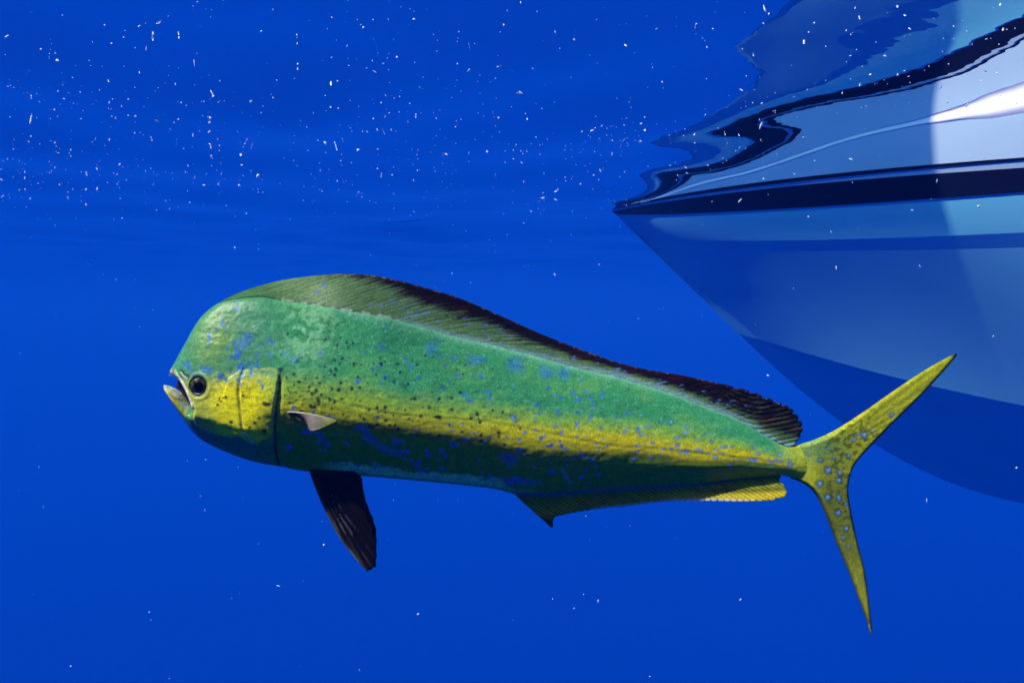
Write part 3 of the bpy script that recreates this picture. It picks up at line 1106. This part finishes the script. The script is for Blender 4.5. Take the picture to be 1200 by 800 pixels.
def anal_col(P2, dist):
    x, y = P2.T
    q = anal_q(P2)
    rays = .5 + .5 * np.cos(2 * math.pi * q / 3.6)
    n2 = vnoise(np.column_stack([q, x * .3]), 2.4, 8, 2.5, 2)
    c = mixc(np.tile(np.array((.08, .13, .006)), (len(x), 1)), (.46, .52, .03), np.clip(rays * .8 + n2 * .4, 0, 1))
    d = y - bot_y(x)
    out = np.interp(x, [600, 648, 697, 738, 786, 833, 881, 920], [575, 618, 596, 592, 586, 584, 583, 580])
    e = out - y
    c = mixc(c, (.75, .58, .02), smooth(700, 890, x) * smooth(14, 5, e) * (.35 + .65 * rays))
    c = mixc(c, (.80, .80, .62), smooth(670, 720, x) * np.exp(-(e / 1.7) ** 2) * (1 - smooth(840, 900, x)))
    c = mixc(c, (.008, .022, .010), smooth(600, 616, y) * (x < 664))
    c = mixc(c, (.01, .02, .005), np.exp(-((e - 10) / 2.5) ** 2) * smooth(800, 850, x) * .6)
    c = mixc(c, (.14, .24, .34), np.exp(-((d - 0) / 2) ** 2) * .5 * (1 - smooth(800, 900, x)))
    return np.clip(c * np.clip(1 + .13 * RNG.normal(0, 1, len(x)), .4, 1.7)[:, None], .002, .95)


P2, T, D_ = flat_mesh(ANAL, 1.3, (0.5,))
solid("anal_fin", P2, T, D_, anal_t, anal_mid, FINM, fish, anal_col)

# tail fin
TAIL = np.vstack([spline([(926, 523), (936, 520.5), (954, 515), (980, 503), (1015, 481), (1050, 457.5), (1085, 435.5), (1111, 421.5), (1124, 415.5), (1127.5, 416), (1120, 425), (1102, 444), (1076, 470), (1046, 498), (1019, 525), (1004, 542),
                          (996.5, 557), (994, 575), (997, 597), (1004, 632), (1012.5, 667), (1017, 702), (1020.5, 737), (1019, 741), (1015, 728), (1006, 702), (993, 667), (980, 636), (967, 602), (956, 580), (943, 567), (926, 560)], 5)])
HUB = np.array((950.0, 541.0))


def tail_t(P2, dist):
    r = np.hypot(*(P2 - HUB).T)
    ang = np.arctan2(P2[:, 1] - HUB[1], P2[:, 0] - HUB[0])
    base = (1.3 + 4.6 * (1 - smooth(5, 60, P2[:, 0] - HUB[0])) + 2.0 * (1 - smooth(30, 140, r))) * (.15 + .85 * smooth(928, 958, P2[:, 0]))
    return (base + .13 * np.cos(ang * 95) * smooth(20, 60, r)) * np.clip(dist / 3.0, .10, 1)


def tail_mid(P2):
    r = np.hypot(*(P2 - HUB).T)
    up = P2[:, 1] < HUB[1] + 10
    return np.where(up, -10.0, 4.0) * (r / 200.0) ** 2


def tail_col(P2, dist):
    x, y = P2.T
    ang = np.arctan2(y - HUB[1], x - HUB[0]); r = np.hypot(x - HUB[0], y - HUB[1])
    n2 = vnoise(np.column_stack([ang * 60, r]), 2.5, 14, 3.5, 2)
    n3 = vnoise(P2, 8, 6, 13.5, 3)
    low = smooth(535, 580, y)
    c = mixc(np.tile(np.array((.44, .50, .012)), (len(x), 1)), (.60, .62, .02), np.clip(.5 + n2, 0, 1))
    c = mixc(c, (.16, .36, .10), np.exp(-((x - 955) / 30) ** 2 - ((y - 524) / 18) ** 2) * .85)
    c = mixc(c, (.15, .20, .03), low * smooth(940, 970, x) * .62 * (1 - .5 * smooth(640, 700, y)))
    c = mixc(c, (.06, .10, .012), smooth(-.1, .45, n3) * .75 * (1 - smooth(55, 130, r)) * smooth(948, 978, x))
    c = mixc(c, (.62, .60, .02), smooth(.1, .5, vnoise(P2, 6, 22, 31.0, 2)) * smooth(70, 120, r) * .6)
    # black trailing edges
    tr = line_dist([(1127, 415), (1120, 425), (1102, 444), (1076, 470), (1046, 498), (1019, 525), (1004, 542), (996.5, 557), (994, 575), (997, 597), (1004, 632), (1012.5, 667), (1017, 702), (1020, 739)], P2)
    c = mixc(c, (.008, .016, .008), np.exp(-(tr / 2.4) ** 2) * .95)
    lead = line_dist([(1015, 728), (1006, 702), (993, 667), (980, 636), (967, 602), (956, 580), (943, 567), (926, 560)], P2)
    c = mixc(c, (.010, .02, .008), np.exp(-(lead / 2.6) ** 2) * .85)
    c = mixc(c, (.01, .012, .006), np.exp(-(np.hypot(x - 1126, y - 416) / 6) ** 2))
    ls = [(967, 523, 2.6, 2.6, 0), (958, 537, 3, 2.6, 0), (968, 550, 4.6, 4.2, 0), (957, 564, 3.8, 4.4, 0), (983, 554, 3.4, 3.2, 0), (992, 533, 3, 2.8, 0), (981, 562, 3, 3, 0), (968, 580, 3.4, 3.4, 0), (980, 581, 3.2, 3.6, 0), (981, 599, 3.6, 3.6, 0),
          (990, 617, 2.8, 3, 0), (985, 628, 2, 3, 0), (992, 639, 2.2, 3, 0), (1000, 514, 3, 2.4, 0), (1011, 509, 4, 4, 0), (1003, 509, 2.5, 2, 0), (1045, 487, 2.6, 2.4, 0), (975, 535, 2, 2, 0), (945, 530, 2, 2, 0), (990, 590, 2, 2, 0), (1022, 505, 2, 2, 0)]
    rv = random.Random(2)
    ls = [(a + rv.uniform(-1, 1), b + rv.uniform(-1, 1), u * rv.uniform(.5, .95), w * rv.uniform(.55, 1.0), rv.uniform(0, 3)) for a, b, u, w, g in ls]
    spots(c, P2, [(a, b, u * 1.6, w * 1.6, g) for a, b, u, w, g in ls], (.02, .06, .05), .45, .8)
    spots(c, P2, ls, (.14, .42, .72), .5, .9)
    spots(c, P2, [(a + .8, b - .8, u * .4, w * .4, g) for a, b, u, w, g in ls], (.6, .75, .85), .6, .7)
    return np.clip(c * np.clip(1 + .14 * RNG.normal(0, 1, len(x)), .4, 1.7)[:, None], .002, .95)


P2, T, D_ = flat_mesh(TAIL, 1.4, (0.5,))
solid("tail_fin", P2, T, D_, tail_t, tail_mid, FINM, fish, tail_col)

# pelvic fins: black, hanging under the breast
PELV = np.vstack([spline([(364, 548), (368, 560), (376, 579), (387, 601), (402, 627), (421, 650), (433.5, 663.5)], 5), np.array([(436, 661.5), (438, 662), (441, 658), (443.5, 659), (444, 656), (443, 652), (444.5, 646), (443.5, 640), (444, 631), (441, 623), (440, 616), (437, 611), (434, 602), (431, 594), (429.5, 586), (427.5, 575), (427, 566), (423, 558), (418, 548)])])


def pelv_ang(P2):
    return np.arctan2(P2[:, 1] - 520, P2[:, 0] - 350)


def pelv_t(P2, dist):
    return (1.3 + 1.8 * (1 - smooth(550, 585, P2[:, 1])) + .8 * np.cos(pelv_ang(P2) * 120)) * np.clip(dist / 1.6, .12, 1)


def pelv_col(P2, dist):
    x, y = P2.T
    a = pelv_ang(P2)
    n2 = vnoise(np.column_stack([a * 60, y]), 1.2, 22, 6.5, 2)
    c = np.tile(np.array((.008, .005, .007)), (len(x), 1))
    c = mixc(c, (.20, .22, .20), smooth(.62, .95, .5 + .5 * np.cos(a * 120)) * smooth(.0, .4, n2) * np.exp(-((x - (395 + (y - 600) * .45)) / 15) ** 2) * (1 - smooth(645, 660, y)) * smooth(570, 585, y))
    lead = line_dist([(368, 560), (376, 579), (387, 601), (402, 627), (421, 650), (433.5, 663.5)], P2)
    c = mixc(c, (.30, .34, .14), np.exp(-(lead / 1.6) ** 2) * (.35 + .65 * smooth(610, 640, y)))
    c = mixc(c, (.08, .06, .03), np.exp(-(lead / 7) ** 2) * smooth(.3, .8, .5 + .5 * np.cos(a * 120)) * .7)
    return np.clip(c, .002, .9)


P2, T, D_ = flat_mesh(PELV, 1.3, (0.5,))
solid("pelvic_fin", P2, T, D_, pelv_t, lambda q: 9 + (q[:, 1] - 555) * .10, FINM, fish, pelv_col)
Q2 = (P2 - (395, 550)) * .93 + (393, 548)
solid("pelvic_fin", Q2, T, D_ * .93, pelv_t, lambda q: -9 - (q[:, 1] - 555) * .10, FINM, fish, pelv_col)


# pectoral fins: a stiff blade standing out from the flank
def pectoral(side):
    lead = spline([(344, 480), (352, 476.5), (375, 475), (398, 475.5), (418, 477)], 8)
    trail = spline([(347, 482.5), (362, 482), (376, 486.5), (386, 492.5), (418, 478)], 8)
    lead, trail = resample(lead, 1, False), resample(trail, 1, False)
    n = 48
    k = np.linspace(0, 1, n)
    L_ = np.column_stack([np.interp(k, np.linspace(0, 1, len(lead)), lead[:, i]) for i in (0, 1)])
    R2 = np.column_stack([np.interp(k, np.linspace(0, 1, len(trail)), trail[:, i]) for i in (0, 1)])
    tl = 40 + 78 * k; tr = 41 + 52 * smooth(0, .7, k) + 26 * smooth(.6, 1, k)
    verts, cols, faces = [], [], []
    m_ = 14
    for layer in (0, 1):
        for i in range(n):
            for j in range(m_):
                w = j / (m_ - 1)
                p2 = L_[i] * (1 - w) + R2[i] * w
                tz = (tl[i] * (1 - w) + tr[i] * w) * side
                p = fish_pt(p2[0], p2[1], tz)
                th = (1.7 * (1 - .6 * k[i]) + .35 * math.cos(w * 40)) * math.sin(math.pi * min(max(w, .04), .96)) ** .5 * MPP
                p[2] += th * (1 if layer == 0 else -1)
                verts.append(p)
                c = np.array((.34, .25, .17)) * (1 - w) + np.array((.22, .25, .14)) * w
                c = np.array((.40, .36, .28)) * math.exp(-((k[i] - .55) / .22) ** 2) + np.array((.30, .09, .04)) * max(0, 1 - k[i] / .5) + np.array((.20, .24, .03)) * smooth(.55, .9, k[i])
                c = np.array(c) * (.75 + .25 * math.cos(w * 40)) * (1 - .25 * w)
                if j == 0:
                    c = np.array((.55, .55, .45))
                cols.append(c)
    B = n * m_
    for i in range(n - 1):
        for j in range(m_ - 1):
            a = i * m_ + j
            faces.append((a, a + m_, a + m_ + 1, a + 1)); faces.append((B + a, B + a + 1, B + a + m_ + 1, B + a + m_))
        for a in (i * m_, i * m_ + m_ - 1):
            faces.append((a, B + a, B + a + m_, a + m_))
    o = mesh_obj("pectoral_fin", verts, faces, FINM, fish)
    set_colors(o, np.array(cols))
    return o


pectoral(1)
pectoral(-1)


# eyes
def dome(cx, cy, r, t0, h, side, name, mat, parent, n=28, m_=7, ex=1.0):
    verts, faces = [], []
    for i in range(m_ + 1):
        a = (math.pi / 2) * i / m_
        for j in range(n):
            b_ = 2 * math.pi * j / n
            rr_ = r * math.cos(a)
            verts.append(fish_pt(cx + rr_ * math.cos(b_) * ex, cy + rr_ * math.sin(b_), (t0 + h * math.sin(a)) * side))
    for i in range(m_):
        for j in range(n):
            q = (i * n + j, i * n + (j + 1) % n, (i + 1) * n + (j + 1) % n, (i + 1) * n + j)
            faces.append(q if side > 0 else q[::-1])
    # skirt running back into the head
    k0 = len(verts)
    for j in range(n):
        b_ = 2 * math.pi * j / n
        verts.append(fish_pt(cx + r * .8 * math.cos(b_) * ex, cy + r * .8 * math.sin(b_), (t0 - 7) * side))
    for j in range(n):
        q = (j, k0 + j, k0 + (j + 1) % n, (j + 1) % n)
        faces.append(q if side > 0 else q[::-1])
    return mesh_obj(name, verts, faces, mat, parent)


def eye_mats():
    m1, nt, p = new_mat("eye_iris")
    tc = N(nt, "ShaderNodeTexCoord")
    nz = N(nt, "ShaderNodeTexNoise", Scale=260.0, Detail=3.0)
    nt.links.new(tc.outputs["Object"], nz.inputs["Vector"])
    rp = N(nt, "ShaderNodeValToRGB")
    rp.color_ramp.elements[0].position = .36; rp.color_ramp.elements[0].color = (.010, .012, .006, 1)
    rp.color_ramp.elements[1].position = .74; rp.color_ramp.elements[1].color = (.10, .10, .02, 1)
    nt.links.new(nz.outputs["Fac"], rp.inputs[0]); nt.links.new(rp.outputs[0], p.inputs["Base Color"])
    p.inputs["Roughness"].default_value = .22; p.inputs["Specular IOR Level"].default_value = .12
    m2, nt, p = new_mat("eye_pupil")
    p.inputs["Base Color"].default_value = (.002, .002, .003, 1); p.inputs["Roughness"].default_value = .15; p.inputs["Specular IOR Level"].default_value = .12
    m3, nt, p = new_mat("eye_ring")
    p.inputs["Base Color"].default_value = (.55, .50, .28, 1); p.inputs["Roughness"].default_value = .3
    return m1, m2, m3


IRIS, PUPIL, RINGM = eye_mats()
ex_t = half_w(244.0) * float(prof_head(float((450 - top_y(244.0)) / (bot_y(244.0) - top_y(244.0)))))
for side in (1, -1):
    eye = dome(244, 450, 10.6, ex_t - 3.2, 5.0, side, "eye", IRIS, fish)
    dome(244.4, 449.6, 5.6, ex_t + .9, 1.3, side, "pupil", PUPIL, eye)
    # the pale crescent under the pupil
    a_ = np.linspace(math.radians(48), math.radians(128), 16)
    w_ = np.sin(np.linspace(0, math.pi, 16))
    pth = np.array([fish_pt(244 + 8.3 * math.cos(q), 450 + 8.3 * math.sin(q), (ex_t - .4) * side) for q in a_])
    tube(pth, MPP * (.2 + .85 * w_), "iris_rim", RINGM, eye, 8)

# tongue and mouth lining between the jaws
pm = spline([(206, 453), (212, 459), (218, 467), (226, 477), (234, 482), (240, 476), (234, 465), (226, 452), (217, 444), (209, 443)], 3)
P2, T, D_ = flat_mesh(pm, 1.6, (0.5,))
solid("mouth_lining", P2, T, D_, lambda q, d: 1.2 * np.clip(d / 3, 0, 1), 0, MOUTHM, fish, lambda q, d: np.tile(np.array((.05, .02, .03)), (len(q), 1)))

# small teeth along both jaws
m, nt, p = new_mat("tooth"); p.inputs["Base Color"].default_value = (.85, .86, .84, 1); p.inputs["Roughness"].default_value = .3
tv, tf = [], []
rt = random.Random(4)
for (pa, sgn) in ((resample(spline([(193.5, 451), (200, 452.2), (206, 455), (214, 461)], 5), 2.0, False), -1), (resample(spline([(201, 438.6), (207, 441.5), (214, 448.5)], 5), 2.2, False), 1)):
    for (x, y) in pa:
        tz = rt.uniform(2, 6); r = rt.uniform(.45, .8); hgt = rt.uniform(1.0, 2.0)
        b0 = len(tv)
        for k in range(5):
            a = 2 * math.pi * k / 5
            tv.append(fish_pt(x + r * math.cos(a), y - sgn * .8, tz + r * math.sin(a)))
        tv.append(fish_pt(x + .3, y + sgn * hgt, tz))
        for k in range(5):
            tf.append((b0 + k, b0 + (k + 1) % 5, b0 + 5))
teeth = mesh_obj("teeth", tv, tf, m, fish, False)
teeth["kind"] = "stuff"

# ------------------------------------------------------------------ drifting specks
m, nt, p = new_mat("drift_speck")
p.inputs["Base Color"].default_value = (.72, .84, .85, 1); p.inputs["Roughness"].default_value = .5
p.inputs["Specular IOR Level"].default_value = .1
p.inputs["Subsurface Weight"].default_value = 0.0
SPECK = m
ICO = [(0, 0, 1), (.894, 0, .447), (.276, .851, .447), (-.724, .526, .447), (-.724, -.526, .447), (.276, -.851, .447),
       (.724, .526, -.447), (-.276, .851, -.447), (-.894, 0, -.447), (-.276, -.851, -.447), (.724, -.526, -.447), (0, 0, -1)]
ICF = [(0, 1, 2), (0, 2, 3), (0, 3, 4), (0, 4, 5), (0, 5, 1), (1, 6, 2), (2, 7, 3), (3, 8, 4), (4, 9, 5), (5, 10, 1),
       (2, 6, 7), (3, 7, 8), (4, 8, 9), (5, 9, 10), (1, 10, 6), (7, 6, 11), (8, 7, 11), (9, 8, 11), (10, 9, 11), (6, 10, 11)]
ICO = np.array(ICO)
rp = np.random.default_rng(42)
sv, sf = [], []


def add_speck(c, r, stretch, rot):
    k = len(sv)
    e = ICO * (1 + rp.uniform(-.3, .3, (12, 1))) * np.array((stretch, 1, .8)) * r
    M = np.array(Matrix.Rotation(rot[0], 3, 'Z') @ Matrix.Rotation(rot[1], 3, 'Y'))
    e = e @ M.T + c
    sv.extend(e.tolist()); sf.extend([(a + k, b + k, d + k) for a, b, d in ICF])


def near_solid(c):
    d = c - CAM
    s_, b_ = to_boat(c)
    if s_ > -.1 and abs(b_) < float(b_wl(max(s_, 0))) + .05:
        return True
    if 1.0 < c[1] < 1.6 and -.6 < c[0] < .75 and -.85 < c[2] < -.28:
        return True
    return d[1] < .35


n_ok = 0
centres = rp.uniform((-1.6, .5), (1.6, 2.4), (60, 2))
while n_ok < 1500:
    if rp.random() < .45:                        # loose clusters
        q = centres[rp.integers(len(centres))] + rp.normal(0, .07, 2)
    else:
        q = np.array((rp.uniform(-1.8, 1.8), .45 + 2.7 * rp.random() ** 1.7))
    z = -abs(rp.exponential(.06)) - .012
    c = np.array((q[0], q[1], z))
    if near_solid(c):
        continue
    dist_ = np.linalg.norm(c - CAM)
    r = min(.00045 * math.exp(rp.normal(0, .62)) * (1 + .35 * dist_), .0026)
    add_speck(c, r, 1 + (rp.random() < .25) * rp.uniform(.5, 2.2), rp.uniform(0, 3.1, 2))
    n_ok += 1
n_ok = 0
while n_ok < 420:                                # thinner drift lower down
    c = rp.uniform((-2.6, .6, -1.6), (2.6, 5.0, -.1))
    if near_solid(c):
        continue
    r = min(.0009 * math.exp(rp.normal(0, .45)), .0022)
    add_speck(c, r, 1 + (rp.random() < .3) * rp.uniform(.5, 2.5), rp.uniform(0, 3.1, 2))
    n_ok += 1
o = mesh_obj("marine_snow", sv, sf, SPECK, None, False)
o["kind"] = "stuff"
o["label"] = "countless tiny white specks drifting in the blue water near the surface"

# larger flakes one can pick out
fl = [(8, 43, .75, 7, 2, -.6), (163, 31, 1.0, 5, 1.4, -.7), (127, 15, 1.2, 4, 2, 0), (48, 58, .9, 3, 2, 0), (64, 129, .9, 2.5, 2.3, 0), (68, 107, .9, 2.6, 1.4, -1), (75, 116, .9, 3.2, 1.2, .3), (239, 217, 1.1, 4, 1.6, 0), (280, 217, 1.2, 3, 1.8, -.5),
      (381, 168, .9, 7, 3, .9), (523, 181, 1.2, 5, 2.2, .4), (485, 23, .8, 4, 2.4, 0), (439, 84, .9, 7, .8, .55), (571, 178, 1.3, 3.4, 2.6, 0), (636, 232, 1.5, 5, 1.4, -.1), (654, 222, 1.4, 3.6, 1.0, .9), (805, 203, 1.15, 5, 1.0, .55), (1037, 66, .85, 6, 2, .2),
      (1020, 88, .8, 4, 3, .3), (974, 272, 1.2, 5, 1.1, .95), (1078, 312, 1.3, 5, 1.0, 1.0), (980, 314, 1.4, 6, 1.8, 1.45), (900, 440, 1.6, 4, 2, .5), (326, 686, .9, 6, .9, .35), (490, 719, 1.0, 3.5, 1.4, -.6), (701, 704, 1.1, 4.5, 1.8, 1.5), (1086, 586, 1.2, 6, 1.0, 1.5), (650, 322, 1.5, 5, 2, 1.0), (175, 717, 1.1, 3, 1, .8), (83, 780, 1.0, 2, 1.6, 0)]
proto = None
for (x, y, d, a, b_, ang) in fl:
    c = pix(x, y, d)
    if c[2] > -.02:
        continue
    mpp = d / F
    if proto is None:
        me = bpy.data.meshes.new("drifting_flake")
        ic = ICO * (1 + rp.uniform(-.25, .25, (12, 1)))
        me.from_pydata([tuple(v) for v in ic], [], ICF); me.materials.append(SPECK); me.update()
        proto = bpy.data.objects.new("drifting_flake", me)
        o = proto
    else:
        o = proto.copy()
    COL.objects.link(o)
    o.location = c
    o.scale = (a * mpp * .5, b_ * mpp * .5, b_ * mpp * .5)
    o.rotation_euler = (0, ang, 0)
    o["label"] = "small pale flake drifting in the blue water, larger than the specks around"
    o["category"] = "flake"
    o["group"] = "pale flakes adrift in the water"
